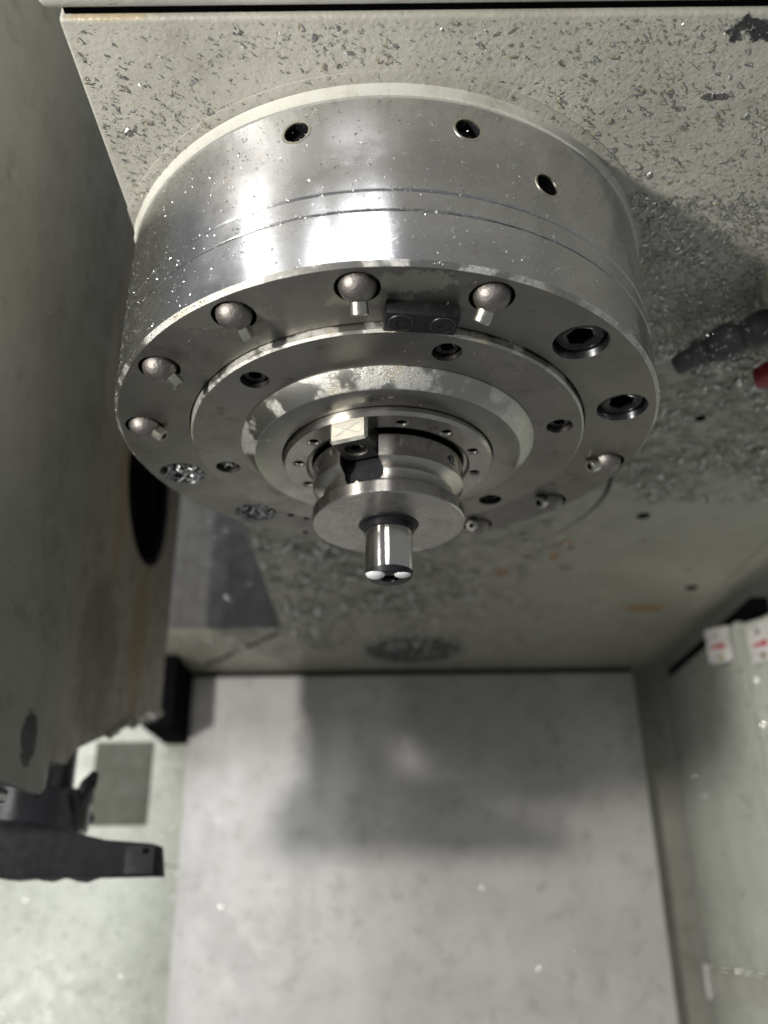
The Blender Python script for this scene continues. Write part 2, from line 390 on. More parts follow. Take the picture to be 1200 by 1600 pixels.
cut = MB()
for a in NOZ: p = pol(102.2, a); cut.lathe([(0, 30), (7.8, 30), (7.8, 52), (0, 52)], 40, c=p[:2])
for a in BIG: p = pol(98.6, a); cut.lathe([(0, 30), (10.3, 30), (10.3, 52), (0, 52)], 48, c=p[:2])
SMALL = [(-49.1, 76, 2), (-41.3, 80.1, 2), (-43.8, 98.3, 1.6)]
for x, y, r in SMALL: cut.lathe([(0, 30), (r, 30), (r, 46), (0, 46)], 16, c=(x, y))
def in_hole(c, n):
    if c.z < 40.05: return False
    for a in NOZ:
        if (Vector((c.x, c.y, 0))-pol(102.2, a)).length < 8.0: return True
    return any((Vector((c.x, c.y, 0))-Vector((x, y, 0))).length < r+.2 for x, y, r in SMALL)
boolean(fl, cut, M_black, in_hole)
# coolant nozzles: a ball in its seat with a short tube aimed at the tool
ball = MB().lathe([(6.45*math.sin(PI*k/16) if 0 < k < 16 else 0, -6.45*math.cos(PI*k/16)) for k in range(17)], 32).mesh('ball', M_nozzle, smooth=60)
tubes = []
for n in (6, 24):
    tubes.append(MB().lathe([(2.0, 4.2), (3.1, 4.9), (3.1, 9.6), (2.8, 10.1), (1.5, 10.1), (1.4, 5.5), (0, 5.5)], n, mi=[0, 0, 0, 0, 1, 1]).mesh('tube', [M_tube, M_dark], smooth=30))
for i, a in enumerate(NOZ):
    c = pol(102.2, a, 41.3)
    inward = pol(-1, a); tilt = math.radians((57, 52, 50, 38, 48, 62, 60, 58, 60, 60)[i])
    d = inward*math.sin(tilt)+Vector((0, 0, -1))*math.cos(tilt)
    if i == 4: d = (d+Vector((-.12, 0, -.1))).normalized()
    nz = link('coolant_nozzle', None, c, spin); nz.empty_display_size = .005
    q = Vector((0, 0, 1)).rotation_difference(d)
    link('ball', ball, c, nz, q); link('tube', tubes[0 if i in (0, 1, 2, 7) else 1], c, nz, q)
big = screw_mesh('cap_screw', 8.9, 9, 5.3, 6, [M_bolt, M_dark], .9)
for i, a in enumerate(BIG):
    link('cap_screw', big, pol(98.6, a, 42.4 if i < 2 else 45.5), spin, Vector((0, 0, 1)).to_track_quat('Z', 'Y') @ Matrix.Rotation(a*.7, 3, 'Z').to_quaternion())
# seal plate inside the flange, then the cone step, then the nose ring of the shaft
sp = MB().lathe([(82.9, 44.5), (82.9, 37.4), (82.1, 36.5), (62.3, 36.5), (62.3, 44.5)], 224, closed=True, mi=[1, 1, 0, 0, 0]).build('seal_plate', [M_seal, M_crust], spin, origin=(0, 0, 37))
INB = [17+60*k for k in range(6)]
cut = MB()
for a in INB: p = pol(73, a); cut.lathe([(0, 30), (5.5, 30), (5.5, 42.6), (0, 42.6)], 36, c=p[:2])
boolean(sp, cut)
ib = screw_mesh('retaining_screw', 4.7, 3.6, 2.6, 2.6, [M_bolt, M_dark], .5)
for a in INB: link('retaining_screw', ib, pol(73, a, 38.6), spin, Matrix.Rotation(a, 3, 'Z').to_quaternion())
MB().lathe([(62.2, 44), (62.2, 36.2), (61.9, 35.8), (56.6, 30.4), (56.0, 30.1), (44.9, 30.1), (44.9, 44)], 192, closed=True, mi=[1, 1, 1, 1, 0, 0, 0]).build('nose_cap', [M_nose, M_crust], spin, origin=(0, 0, 33))
rg = MB().lathe([(44.3, 43), (44.3, 28.0), (43.4, 26.5), (34.6, 26.5), (33.6, 27.6), (32.2, 27.8), (32.2, 43)], 160, closed=True, mi=[1, 1, 0, 0, 0, 0, 0]).build('nose_ring', [M_ring, M_holder], spin, origin=(0, 0, 28))
cut = MB(); RH = [8+30*k for k in range(12) if k not in (5, 11)]
for a in RH: p = pol(37.6, a); cut.lathe([(0, 20), (2.5, 20), (2.5, 38), (0, 38)], 24, c=p[:2])
boolean(rg, cut, M_black, lambda c, n: c.z > 26.6 and 35 < math.hypot(c.x, c.y) < 40.6)
for a in RH:
    p = pol(37.6, a)
    MB().lathe([(2.2, 27.6), (2.5, 27.2), (2.2, 26.9), (2.45, 26.55), (2.8, 26.42), (3.0, 26.55)], 20, c=p[:2]).build('thread_rim', M_ring, spin)
MB().lathe([(40, 52), (40, 44), (90, 44.4), (113, 52)], 64).build('inner_shade_plate', M_dark, spin)  # black plate added as painted shade behind the gaps and holes

# drive keys in the nose ring
KA = -22.0
def key(a, parent):
    T = Matrix.Rotation(math.radians(a), 4, 'Z')      # local frame: key runs along -y (outward)
    k = MB(); k.box((-7.95, -41.4, 18.6), (7.95, -24.6, 28))
    k.v = [tuple(T @ Vector(v)) for v in k.v]
    o = k.build('drive_key', [M_key, M_dkey], parent, bevel=1.1, bevel_seg=1, smooth=20)
    c = ORIG[o.name]; out = T.to_3x3() @ Vector((0, -1, 0))
    for p in o.data.polygons:
        if p.normal.dot(out) < .5: p.material_index = 1  # faces turned from the front get the shaded copy, shade painted in
    return o, T
ko, T = key(KA, spin)
cut = MB(); pc = T @ Vector((0, -33.4, 0)); cut.lathe([(0, 10), (4.6, 10), (4.6, 22), (0, 22)], 28, c=pc[:2]); boolean(ko, cut)
link('key_screw', screw_mesh('key_screw', 4.1, 3, 2.3, 2.5, [M_bolt, M_dark], .4), (pc.x, pc.y, 19.3), ko)
for sgn in (-1, 1):
    mb = MB(); L = 7.4
    d = Vector((math.cos(.42), 0, sgn*math.sin(.42))); nrm = Vector((-d.z, 0, d.x))*.09
    c0 = Vector((-.4, -41.43, 23.6))
    q = [c0-d*L*.75-nrm, c0+d*L*.75-nrm, c0+d*L*.75+nrm, c0-d*L*.75+nrm]
    if sgn > 0: q = [v+Vector((0, -.012, 0)) for v in q]
    mb.add([T @ v for v in q]+[T @ (v+Vector((0, .05, 0))) for v in q], [(0, 1, 2, 3), (7, 6, 5, 4), (0, 4, 5, 1), (1, 5, 6, 2), (2, 6, 7, 3), (3, 7, 4, 0)])
    mb.build('scribed_line', M_nozzle, ko, smooth=0)
ko2, _ = key(KA+180, spin)

# black stop block on the flange
bt = Matrix.Translation((11.4, -89.0, 0)) @ Matrix.Rotation(math.radians(7), 4, 'Z')
sb = MB().box((-12.6, -5.2, 34.4), (12.6, 5.2, 39.95), mat=bt).build('stop_block', M_black, spin, bevel=.7)
bs = screw_mesh('block_screw', 3.9, .8, 1.2, .7, [M_black, M_dark], .3)
for x in (-7.2, 7.2):
    p = bt @ Vector((x, 0, 0)); link('block_screw', bs, (p.x, p.y, 34.2), sb)
    MB().lathe([(3.95, 34.45), (4.0, 34.3), (4.3, 34.3), (4.4, 34.45)], 32, c=p[:2]).build('screw_rim', M_dkey, sb)

# ================================================================== tool holder in the spindle
tool = thing('tool_holder', (0, 0, 0), 'steel tool holder with grooved flange and short polished arbor, clamped in the spindle nose', 'tool holder')
fg = MB().lathe([(0, 25.6), (31.1, 25.6), (31.5, 25.2), (31.5, 15.9), (31.1, 15.4), (27.0, 12.9), (26.8, 12.4), (26.8, 8.4), (27.1, 7.9), (31.1, 5.7), (31.5, 5.3), (31.5, .45), (31.05, 0), (12.4, 0), (12.4, 2.2), (0, 2.2)], 192,
    mi=[0]*12+[1, 2, 2]).build('flange', [M_holder, M_holder_face, M_black], tool, origin=(0, 0, 10))
cut = MB()
for a in (KA, KA+180):
    T2 = Matrix.Rotation(math.radians(a), 4, 'Z')
    prof = [(-8.3, 30), (-8.3, 11.5)]+[(-8.3*math.cos(t), 11.5-5.6*math.sin(t)) for t in [PI*k/12 for k in range(1, 12)]]+[(8.3, 11.5), (8.3, 30)]
    n = len(prof)
    vs = [T2 @ Vector((x, y, z)) for y in (-40, -22.9) for x, z in prof]
    cut.add(vs, [tuple(range(n)), tuple(range(n, 2*n))[::-1]]+[(i, n+i, n+(i+1) % n, (i+1) % n) for i in range(n)])
Ti = T.inverted()
def in_slot(c, n):
    l = Ti @ c; return abs(l.x) < 8.5 and 22.7 < abs(l.y) and c.z > 5.5 and c.z < 25.5 and (abs(l.y) < 23.1 or abs(Vector((c.x, c.y)).normalized() @ Vector((n.x, n.y))) < .75) and math.hypot(c.x, c.y) < 31.4 and abs(l.y) < 31 and (abs(n.z) < .2 or c.z < 11.6 and n.z > 0)
boolean(fg, cut, M_black, in_slot)
p = T @ Vector((-3.6, -23.6, 9.6))
MB().lathe([(1.3*math.sin(PI*k/10) if 0 < k < 10 else 0, -1.3*math.cos(PI*k/10)) for k in range(11)], 16, axis=(0, 0, 1), base=p).build('slot_pin', M_tube, tool)
MB().lathe([(9.7, 2.1), (12.2, 2.1), (12.2, -.35), (11.9, -.6), (10.6, -.6), (10.3, -.9), (10.3, -3.4), (9.7, -3.8)], 96).build('collar', M_black, tool)
arb = MB().lathe([(0, 2), (9.65, 2), (9.65, -21.0), (8.6, -23.3), (8.3, -23.45), (3.7, -23.45), (3.5, -23.1), (3.1, -17), (0, -17)], 96, mi=[0, 0, 1, 1, 1, 2, 2, 2]).build('arbor', [M_polish, M_black, M_bolt], tool, origin=(0, 0, -12))
for x, y, r, h in ((-5.6, -5.6, 3.6, 2.2), (5.2, -4.6, 3.1, 1.3)):
    mb = MB(); n = 20; prof = [(r*math.cos(t), -h*math.sin(t)) for t in [PI/2*k/8 for k in range(8)]]+[(0, -h)]
    mb.lathe(prof, n); mb.v = [(x+v[0]*1.1, y+v[1]*.8, -23.4+v[2]) for v in mb.v]
    mb.f.append(tuple(range(n))); mb.m.append(0)
    tag(mb.build('coolant_drop', M_drop, smooth=80), 'milky %s coolant drop hanging from the dark end of the arbor' % ('large round' if r > 3.3 else 'flat small'), 'droplet', 'coolant drops on the arbor')

def wrap_text(txt, R, ang0, z, size, parent, name):
    cu = bpy.data.curves.new('t', 'FONT'); cu.body = txt; cu.size = size; cu.extrude = .03; cu.offset = .11; cu.resolution_u = 3
    to = bpy.data.objects.new('t', cu); COL.objects.link(to); bpy.context.view_layer.update()
    me = to.to_mesh(); mb = MB()
    vs = []
    for v in me.vertices:
        a = ang0+math.degrees(v.co.x/R); p = pol(R+.02+v.co.z, a, z+v.co.y); vs.append(p)
    mb.add(vs, [tuple(f.vertices) for f in me.polygons]); to.to_mesh_clear()
    bpy.data.objects.remove(to); bpy.data.curves.remove(cu)
    return mb.build(name, M_ink, parent, smooth=0, fix=False)
wrap_text('42', 31.5, 49, 18.6, 5.6, tool, 'engraved_number')
wrap_text('1 10', 31.5, 65, 18.6, 5.6, tool, 'engraved_number')
mb = MB(); mb.add([pol(31.56, a, z) for a, z in ((63, 1.3), (68.5, 1.3), (65.7, 4.3))]+[pol(31.45, a, z) for a, z in ((63, 1.3), (68.5, 1.3), (65.7, 4.3))], [(0, 1, 2), (5, 4, 3), (0, 3, 4, 1), (1, 4, 5, 2), (2, 5, 3, 0)])
mb.build('engraved_triangle', M_ink, tool, smooth=0)
wrap_text('11', 31.5, 71, 1.3, 3.6, tool, 'engraved_number')

# ================================================================== tool changer on the left
tc = thing('tool_changer_cover', (-194, 0, -85), 'tall grey-green painted sheet cover left of the spindle, speckled with dark chips', 'machine cover')
poly = [(-66, -84.6), (160, -84.6)]+[(160+7.5*math.sin(t), -77.1-7.5*math.cos(t)) for t in [PI/2*k/6 for k in range(1, 7)]]+[(171.3, 420), (-66, 420)]
rotx = Matrix(((0, 0, 1, -194), (1, 0, 0, 0), (0, 1, 0, 0), (0, 0, 0, 1)))   # (x,y,z)->(z-194, x, y)
MB().prism(poly, 0, 6, mat=rotx).build('sheet', M_left, tc, bevel=1.2)
MB().box((-320, -64, -107), (-195, 128, -86)).build('under_frame', M_oil, tc, bevel=2)
MB().box((-200, -64, -92), (-194.3, 134, -85.2)).build('bottom_rail', M_oil, tc, bevel=1)
col = thing('tool_changer_column', (-206, 300, 0), 'brown-stained painted column with a black oval opening behind the grey-green cover', 'machine column')
poly = [(120, -66), (229.1, -58.7), (241.2, -47.6), (296.9, -29), (362, .7), (413.1, 8.1), (445.6, 21.1), (445.6, 400), (120, 400)]
rot2 = Matrix(((0, 0, 1, -214), (1, 0, 0, 0), (0, 1, 0, 0), (0, 0, 0, 1)))
pb = MB().prism(poly, 0, 14, mat=rot2).build('side_wall', M_column, col, bevel=1.5)
OC = (-200, 340.6, 186.5)
cut = MB().lathe([(0, -20), (63.2, -20), (63.2, 20), (0, 20)], 64, axis=(1, 0, 0), base=OC); boolean(pb, cut)
MB().lathe([(0, -17), (70, -17), (70, -14.2), (0, -14.2)], 48, axis=(1, 0, 0), base=OC).build('opening_back', M_dark, col)
MB().lathe([(61.2, -13), (62.6, -1), (64, .6), (65.6, .2), (64, -1), (62, -13)], 64, axis=(1, 0, 0), base=OC).build('opening_rim', M_dark, col)
# torn, shiny lower edge of the column sheet
mb = MB(); pts = []
for i in range(30):
    t = i/29; y = 298+t*147; z0 = -29+29.7*min(1, (y-297)/65)+max(0, y-362)*.24
    k = math.sin(PI*t)**.7
    pts.append((y, z0+1.5-9*k*max(0, t-.25)*random.uniform(.5, 1.1)*0, z0-(2+9*k*(t > .3))*random.uniform(.5, 1.15)))
for (y0, a0, b0), (y1, a1, b1) in zip(pts, pts[1:]):
    x0 = -199.7; xb0, xb1 = x0+3+2*random.random(), x0+3+2*random.random()
    mb.add([(x0, y0, a0), (x0, y1, a1), (xb1, y1, b1), (xb0, y0, b0), (x0-3, y0, a0-1), (x0-3, y1, a1-1)], [(0, 1, 2, 3), (4, 3, 2, 5), (0, 3, 4), (1, 5, 2), (0, 4, 5, 1)])
mb.build('torn_edge', M_torn, col, smooth=0)

hub = thing('tool_changer_hub', (-247, 285, -110), 'black oily hub hanging below the stained column', 'hub')
MB().lathe([(0, -96), (40, -96), (45, -92), (45, -70), (42, -67), (32, -66), (31, 10), (0, 10)], 48, c=(-247, 285)).build('hub_body', M_oil, hub)
MB().lathe([(0, -108), (21, -108), (22, -96.2), (0, -96.2)], 40, c=(-247, 270)).build('hub_shaft', M_oil, hub)
for k in range(13):
    a = -25+k*15+random.uniform(-5, 5); zz = random.uniform(-88, -45); h = random.uniform(5, 15); r = random.uniform(2, 5)
    p = pol(43.5 if zz < -64 else 31.5, a)+Vector((-247, 285, 0)); ax = Vector((random.gauss(0, .3), random.gauss(0, .3), 1))
    MB().lathe([(0, -h), (r*.7, -h*.9), (r, -h*.5), (r*random.uniform(.6, 1.2), h*.3), (r*.6, h*.9), (0, h)], 9, axis=ax, base=(p.x, p.y, zz)).build('grime_lump', M_oil, hub)
armt = thing('tool_change_arm', (-190, 205, -124), 'flat black tool change arm pointing out from under the grey-green cover', 'arm')
poly = [(-330, -88), (-224.3, -93.1), (-209.4, -94.3), (-162.2, -104.9), (-150, -105.9), (-134.7, -107.2), (-132, -124), (-172, -124.2), (-224, -123.8), (-330, -122)]
rot3 = Matrix(((1, 0, 0, 0), (0, 0, 1, 200), (0, 1, 0, 0), (0, 0, 0, 1)))
MB().prism(poly, 0, 24, mat=rot3).build('arm_bar', M_arm, armt, bevel=1.0)
MB().box((-150, 199.0, -123.2), (-133.4, 199.9, -108.4)).build('finger_plate', M_rubber, armt, bevel=.3)
MB().lathe([(0, -.4), (1.7, -.4), (1.7, 2), (0, 2)], 16, axis=(0, -1, 0), base=(-138.5, 199.2, -111)).build('finger_pin', M_dark, armt)
MB().prism([(-222+i*6.6, -124.3-(2.4 if i % 3 == 1 else .7)*((i*7) % 5)/4) for i in range(9)]+[(-169, -123.6), (-222, -123.6)], 2, 20, mat=rot3).build('grime_edge', M_rubber, armt)

# ================================================================== back and right of the work space
way = thing('way_cover', (30, 690, -420), 'wide flat pale grey way cover sheet behind the spindle', 'way cover')
MB().box((-228, 690, -440), (290, 712, 112.5)).build('cover_sheet', M_way, way, bevel=1.5)
MB().box((-228, 694, 113), (290, 712, 118.6)).build('wiper_strip', M_rubber, way)
rw = thing('rear_wall', (0, 730, -440), 'pale greenish painted back wall panels showing beside the way cover', 'wall')
MB().box((-620, 720, -92), (-233, 730, 420)).build('wall_panel', M_wall, rw, bevel=1)
MB().box((-620, 719, -440), (-233, 729, -93.4)).build('wall_panel', M_wall, rw, bevel=1)
MB().box((-222, 714, -440), (700, 728, 420)).build('wall_panel', M_left, rw, bevel=1)
MB().box((-341, 717.4, -49), (-274, 719.6, 44)).build('wall_shadow_patch', M_wall_shadow, rw, bevel=1)  # thin dark slab standing in for a shadow on the wall
MB().box((-232.8, 722, -440), (-224, 728, 116)).build('panel_gap', M_dark, rw)  # black strip painting the shade behind the open gap
MB().box((-262, 612, 40), (-229, 718, 118.5)).build('gap_shade_block', M_dark, rw, bevel=2)  # black block standing in for the shaded void beside the cover
sidew = thing('right_side_panel', (335, 560, -440), 'pale painted side panel right of the way cover, dotted with chips', 'machine panel')
MB().box((330, 470, -440), (338, 700, 104)).build('sheet', M_right, sidew, bevel=1.2)
MB().box((336, 440, 104.2), (352, 700, 118)).build('top_gap', M_dark, sidew)  # black box painted in as the shade of the gap
MB().box((324, 470, -222), (333, 694, -198)).build('ledge', M_cover, sidew, bevel=1)
MB().box((322, 684, -226), (326, 692, -194)).build('ledge_tab', M_white, sidew, bevel=.6)
rp = thing('right_front_panel', (320, 380, -440), 'pale door panel standing proud beside the pale side panel, edge caked with grit', 'machine panel')
def frame_at(p, deg):
    # local x runs to the right and forward along the panel, local y is into the panel, z up
    a = math.radians(deg); u = Vector((math.sin(a), -math.cos(a), 0)); n = Vector((math.cos(a), math.sin(a), 0))
    m = Matrix((u, n, Vector((0, 0, 1)))).transposed().to_4x4(); m.translation = Vector(p); return m
FP = frame_at((320, 437, 0), 30)
MB().box((0, 0, -440), (300, 12, 91), mat=FP).build('sheet', M_right, rp, bevel=1.6)

def arrow_plate(name, m, wd, z0, z1, label):
    t = thing(name, m @ Vector((wd/2, 0, z0)), label, 'plate', 'arrow marked plates')
    MB().box((0, -3, z0), (wd, -.1, z1), mat=m).build('plate', M_white, t, bevel=.7)
    cx, cz = wd*.5, z0+(z1-z0)*.45; L = wd*.32; H = (z1-z0)*.045
    pts = [(cx-L, cz-H), (cx+L*.1, cz-H), (cx+L*.1, cz-H*2.5), (cx+L, cz), (cx+L*.1, cz+H*2.5), (cx+L*.1, cz+H), (cx-L, cz+H)]
    n = len(pts); mb = MB(); mb.add([m @ Vector((x, -3.15, z)) for x, z in pts]+[m @ Vector((x, -2.9, z)) for x, z in pts], [tuple(range(n)), tuple(range(2*n-1, n-1, -1))]+[(i, n+i, n+(i+1) % n, (i+1) % n) for i in range(n)])
    mb.build('red_arrow', M_red, t, smooth=0)
    out = m.to_3x3() @ Vector((0, -1, 0))
    for i, zz in enumerate((z0+(z1-z0)*.14, z0+(z1-z0)*.76)):
        MB().lathe([(0, 5.2), (1.8, 4.8), (2.6, 3.6), (2.8, 2.6), (0, 2.5)], 20, axis=out, base=m @ Vector((wd*(.45 if i else .5), 0, zz))).build('plate_screw', M_tube if i else M_brass, t)
    return t
PL = frame_at((311.5, 500, 0), 50)
arrow_plate('arrow_plate', PL, 23.5, 70.5, 104.5, 'white plate with a red arrow and screws beside the dark gap over the side panel')
arrow_plate('arrow_plate', FP @ Matrix.Translation((8, 0, 0)), 26, 52, 86, 'grit covered white plate with a red arrow on the proud door panel')

# ================================================================== hose, pipe end and red lever on the right
hose = thing('coolant_hose', (190, 5, 104), 'dark grey jointed plastic coolant hose lying against the chip covered underside', 'hose')
hp = [Vector((144.5, 37, 101)), Vector((151, 31, 102)), Vector((158, 25.5, 103)), Vector((171, 16.5, 104)), Vector((185.5, 8, 105)), Vector((200.5, 0, 106)), Vector((216, -7, 107))]
d = (hp[1]-hp[0]); MB().lathe([(1.6, 3), (2, 0), (4.4, .2), (5.0, 2), (5.4, d.length-.5), (4.6, d.length+1)], 24, axis=d, base=hp[0], mi=[1, 1, 0, 0, 0]).build('nozzle_tip', [M_hose, M_dark], hose)
for i in range(1, len(hp)-1):
    d = hp[i+1]-hp[i]; L = d.length
    k = .8 if i == 1 else 1.0
    MB().lathe([(4.5*k, -1), (6.2*k, 0), (7.2*k, 1.2), (8.6*k, L*.35), (9.4*k, L*.62), (8.8*k, L*.8), (6.8*k, L*.95), (6.0*k, L+.4)], 28, axis=d, base=hp[i]).build('hose_segment', M_hose, hose)
pipe = thing('coolant_pipe_end', (190, -34, 105), 'bright bare metal pipe end above the dark grey coolant hose', 'pipe')
MB().lathe([(0, 0), (4, .3), (7.5, 2), (9, 5), (9, 40), (0, 40)], 32, axis=(.9, -.2, .02), base=(166, -19, 103)).build('pipe_tube', M_tube, pipe)
MB().lathe([(9.2, 9), (9.8, 9.6), (9.8, 15), (9.2, 15.6)], 32, axis=(.9, -.2, .02), base=(166, -19, 103)).build('pipe_collar', M_chip, pipe)
lev = thing('valve_lever', (205, 44, 104), 'small red plastic valve lever below the dark grey coolant hose', 'lever')
MB().prism([(187, 47), (192, 39), (215, 34), (240, 34), (240, 52), (210, 55), (191, 54)], 98, 106).build('lever_grip', M_redp, lev, bevel=1.5)
MB().lathe([(0, 96.6), (2.6, 97), (3, 98.5), (0, 98.6)], 16, c=(216, 44)).build('lever_screw', M_tube, lev)

# ================================================================== chips
def chip_geo(mb, c, n, L, W, Tk, curl, yaw_, lift=.2, twist=0.0):
    """a short curled sliver lying on a surface with normal n"""
    n = Vector(n).normalized(); t = n.orthogonal().normalized(); t = (Matrix.Rotation(yaw_, 3, n) @ t); b = n.cross(t)
    vs = []
    for i in range(3):
        s_ = (i-1)*L/2; bend = curl*(1-(i-1)**2); side = b*W/2*(1 if i == 1 else random.uniform(.35, .9))
        side = Matrix.Rotation(twist*(i-1), 3, t) @ side
        p = Vector(c)+t*s_+n*(Tk*.5+bend+lift*random.random()*(i-1)*.5+lift*.3)
        vs += [p-side-n*Tk/2, p+side-n*Tk/2, p+side+n*Tk/2, p-side+n*Tk/2]
    fs = [(3, 2, 1, 0), (8, 9, 10, 11)]
    for i in range(2):
        a = i*4; fs += [(a, a+1, a+5, a+4), (a+1, a+2, a+6, a+5), (a+2, a+3, a+7, a+6), (a+3, a, a+4, a+7)]
    mb.add(vs, fs)
def rchip(mb, c, n, size):
    L = size*random.uniform(.6, 1.8); W = size*random.uniform(.2, .55)
    chip_geo(mb, c, n, L, W, size*.1, size*random.uniform(0, .35), random.uniform(0, 6.3), size*.4, random.uniform(-.7, .7))
def chips_obj(name, mb, mat, label, cat='chips'):
    o = mb.build(name, mat, smooth=0, fix=False, origin=(0, 0, 0)); return tag(o, label, cat, kind='stuff')
D = (0, 0, -1)
def clear_of(x, y):
    if math.hypot(x, y) < 115.5: return False
    if x < -104 and y < 523: return False
    return True
def zsurf(x, y):
    if math.hypot(x, y) < 119.7: return 118.42
    if (x-29)**2+(y-606)**2 < 50**2: return 117.8
    if (x-33)**2+(y-214)**2 < 116**2: return 116.4
    return ZU
bright, dull, straw = MB(), MB(), MB()
# near strip in front of and beside the spindle: many fine chips
def near_density(x, y):
    d = .35 if y > -124 else .55
    d += 1.3*math.exp(-((x+86)**2/500+(y+58)**2/1500))
    if x > 60: d += .45
    if x > 95 and y > -60: d += .9
    d *= .35+1.3*max(0, mnoise.noise(Vector((x*.035, y*.035, 3)))+.45)
    return d
cnt = 0
while cnt < 12500:
    x, y = random.uniform(-104, 235), random.uniform(-138, 60)
    if not clear_of(x, y) or random.random() > near_density(x, y): continue
    cnt += 1
    size = random.choice((.25, .3, .35, .4, .5, .6, .8, 1.2)) if x < 90 or y < -60 else random.choice((.7, .9, 1.2, 1.7, 2.2))
    rchip(random.choice((bright, bright, dull, dull, dull)), (x, y, zsurf(x, y)), D, size)
    if random.random() < .02: rchip(straw, (x, y, ZU-.1), D, 1.8)
# right and rear: coarser, clumped
cnt = 0
while cnt < 6500:
    x, y = random.uniform(-230, 300), random.uniform(40, 600)
    if not clear_of(x, y): continue
    dens = max(0, mnoise.noise(Vector((x*.02, y*.02, 9)))+.35)
    if y < 235: dens *= 1.6 if x > 90 else .8
    else: dens *= 1.0*math.exp(-max(0, x-10-.05*y)/45.0) * (1 if y < 480 else .45)
    if random.random() > dens: continue
    cnt += 1
    if (x-29)**2+(y-606)**2 < 50**2: rchip(dull, (x, y, 117.8), D, 3.5)
    rchip(random.choice((bright, bright, dull, dull, dull)), (x, y, zsurf(x, y)), D, random.choice((1.2, 1.8, 2.4, 3.2, 4.2))*(1.5 if y > 235 else 1.0))
for p in PORT: rchip(random.choice((bright, dull, dull)), p, D, random.choice((2, 3, 4)))
chips_obj('bright_chips', bright, M_chip, 'bright fine metal chips stuck all over the cream underside of the machine head')
chips_obj('dull_chips', dull, M_dchip, 'dull grey metal chips and swarf stuck all over the cream underside')
chips_obj('straw_chips', straw, M_ychip, 'few straw coloured slivers stuck to the cream underside')
# fine specks on the turned housing
mb = MB()
for i in range(2300):
    a = random.gauss(-28, 42)
    if abs(a) > 95: continue
    z = random.uniform(41.5, 113.5)
    if a > 45 and random.random() < .6: continue
    rchip(mb, pol(R0, a, z), pol(1, a), random.choice((.25, .3, .35, .45, .6, .9)))
for i in range(500):   # rim of the flange
    a = random.uniform(-110, 110); rchip(mb, pol(R0-.9*random.random(), a, 40.9), pol(1, a, -1), random.choice((.3, .4, .5)))
for i in range(350):   # along the joints
    a = random.gauss(-5, 45); rchip(mb, pol(R0, a, random.choice((70.6, 62.0))+random.gauss(0, .5)), pol(1, a), random.choice((.3, .4, .5, .7)))
chips_obj('housing_specks', mb, M_chip, 'tiny bright specks and chips sticking to the turned wall of the spindle housing')
# a little swarf on the lower faces, and the chips filling the two counterbores
mb = MB()
for i in range(420):
    r, a = math.sqrt(random.uniform(46**2, 112**2)), random.uniform(-180, 180)
    z = 40.0 if r > 83.5 else (36.5 if r > 62.5 else 30.1)
    if 56 < r <= 62.5: continue
    if any((pol(r, a)-pol(102.2, q)).length < 8 for q in NOZ) or any((pol(r, a)-pol(98.6, q)).length < 11 for q in BIG) or any((pol(r, a)-pol(73, q)).length < 6 for q in INB): continue
    rchip(mb, pol(r, a, z), D, random.choice((.3, .4, .5, .7)))
chips_obj('face_specks', mb, M_dchip, 'small dark specks scattered over the lower face of the spindle')
mb = MB()
for q in BIG[2:]:
    for i in range(90):
        r, a = 9.3*math.sqrt(random.random()), random.uniform(0, 360)
        rchip(mb, pol(98.6, q)+pol(r, a)+Vector((0, 0, random.uniform(41.2, 44.5))), (random.gauss(0, .5), random.gauss(0, .5), -1), random.choice((1.5, 2.2, 3)))
for q in INB[4:5]:
    for i in range(14): rchip(mb, pol(73, q)+pol(4*random.random(), random.uniform(0, 360))+Vector((0, 0, 38.4)), (random.gauss(0, .5), random.gauss(0, .5), -1), 1.6)
chips_obj('packed_swarf', mb, M_chip, 'silver swarf packed into the bolt holes on the left rear of the spindle face')
# glints on the sheet panels behind
mb, gm = MB(), MB()
def tilt(n, sd): return Vector(n)+Vector((random.gauss(0, sd), random.gauss(0, sd), random.gauss(0, sd)))
for i in range(900):
    x, z = random.uniform(-226, 288), random.uniform(-270, 110)
    rchip(gm if i % 2 else mb, (x, 689.9, z), tilt((0, -1, 0), .3), random.choice((1, 1.4, 2)))
for i in range(70):
    x, z = random.gauss(-30, 12), random.gauss(80, 30)
    if z < 111: rchip(gm, (x, 689.9, z), tilt((0, -1, 0), .35), random.choice((1.5, 2.2)))
for i in range(1300):
    x, z = random.uniform(-440, -231), random.uniform(-300, 30)
    rchip(gm if i % 3 else mb, (x, 718.8, z), tilt((0, -1, 0), .35), random.choice((1.0, 1.6, 2.4)))
for i in range(420):
    y, z = random.uniform(450, 700), random.gauss(20, 80)
    if z < 102: rchip(gm if i % 3 else mb, (329.8, y, z), tilt((-1, 0, 0), .5), random.choice((1.5, 2.2, 3)))
for i in range(420):
    u, z = abs(random.gauss(0, 22)), (random.uniform(-240, 90) if i % 2 else random.gauss(60, 30))
    if z < 90: rchip(gm if i % 3 else mb, FP @ Vector((u, -.2, z)), tilt((-.87, -.5, 0), .5), random.choice((1.0, 1.6, 2.4)))
for i in range(160):
    y, z = random.uniform(475, 690), -197.5; rchip(mb, (random.uniform(324, 332), y, z), (0, 0, 1), 2.5)
for i in range(250):
    y, z = random.uniform(300, 400), random.uniform(540, 690); rchip(gm, (random.uniform(-260, -110), 517.3, random.uniform(125, 240)), tilt((0, -1, 0), .35), random.choice((1, 1.5)))
chips_obj('panel_chips', mb, M_chip, 'scattered dull silver chips on the pale panels behind the spindle')
chips_obj('glinting_chips', gm, M_glint, 'scattered glinting mirror bright chips on the pale panels behind the spindle')
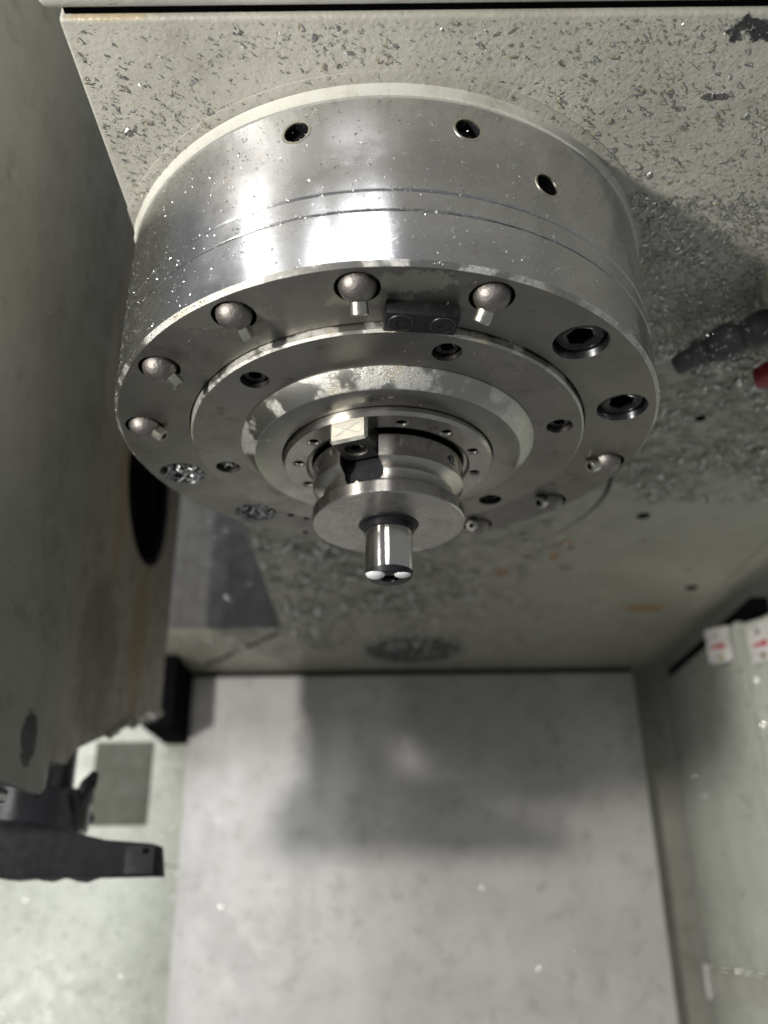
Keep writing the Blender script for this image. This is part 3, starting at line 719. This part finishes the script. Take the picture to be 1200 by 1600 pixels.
mb = MB()
for i in range(260):
    t = random.uniform(1.2, 6); k = min(5, int(t)); c = hp[k].lerp(hp[k+1], t-k); ang = random.uniform(0, 2*PI)
    ax = (hp[k+1]-hp[k]).normalized(); u = ax.orthogonal().normalized(); n = Matrix.Rotation(ang, 3, ax) @ u
    if n.z > .3: continue
    rchip(mb, c+n*(8.6 if k > 1 else 7), n, random.choice((.6, .9, 1.3, 1.8)))
chips_obj('hose_chips', mb, M_chip, 'silver chips sticking to the dark grey coolant hose')
mb = MB()
for i in range(900):
    y, z = random.uniform(-40, 166), random.uniform(-82, 280)
    if random.random() > .25+.75*(z < 100): continue
    rchip(mb, (-187.9, y, z), (1, 0, 0), random.choice((.5, .7, .9, 1.4)))
for i in range(120):
    y, z = random.uniform(172, 440), random.uniform(-40, 210)
    if z > -55+.3*(y-172) and (y-340.6)**2+(z-186.5)**2 > 66**2: rchip(mb, (-199.9, y, z), (1, 0, 0), random.choice((1, 1.6)))
chips_obj('cover_specks', mb, M_dchip, 'dark specks of swarf dotted over the grey-green tool changer cover')
# the larger chips one can pick out, each by itself
cm = []
CHIP_LOOK = ('narrow silver sliver', 'broad twisted silver chip', 'long thin silver sliver', 'wide curled silver flake', 'short arched silver chip', 'straw coloured arched sliver', 'flat wide silver flake')
for k in range(7):
    mb = MB(); chip_geo(mb, (0, 0, 0), D, (3.2, 2.6, 4.2, 3.6, 2.4, 4.6, 3)[k], (.5, 1.1, .45, 1.3, .9, .4, 1.6)[k], .22, (.3, .8, .2, .6, .9, 1.2, .2)[k], 0, .5, (.2, .7, .3, -.8, .4, .1, -.3)[k])
    cm.append(mb.mesh('metal_chip', M_ychip if k == 5 else M_chip, smooth=0, fix=False))
cnt = 0
while cnt < 170:
    x, y = random.uniform(-102, 150), random.uniform(-136, 20)
    if not clear_of(x, y) or (x > -60 and x < 60 and y > -125): continue
    cnt += 1
    o = link('metal_chip', random.choice(cm), (x, y, ZU+.05), None, Matrix.Rotation(random.uniform(0, 6.3), 3, 'Z').to_quaternion())
    sc = random.uniform(.5, 1.0); o.scale = (sc, sc, sc)
    k = cm.index(o.data)
    tag(o, '%s stuck to the cream painted underside' % CHIP_LOOK[k], 'metal chip', '%ss on the cream underside' % CHIP_LOOK[k])
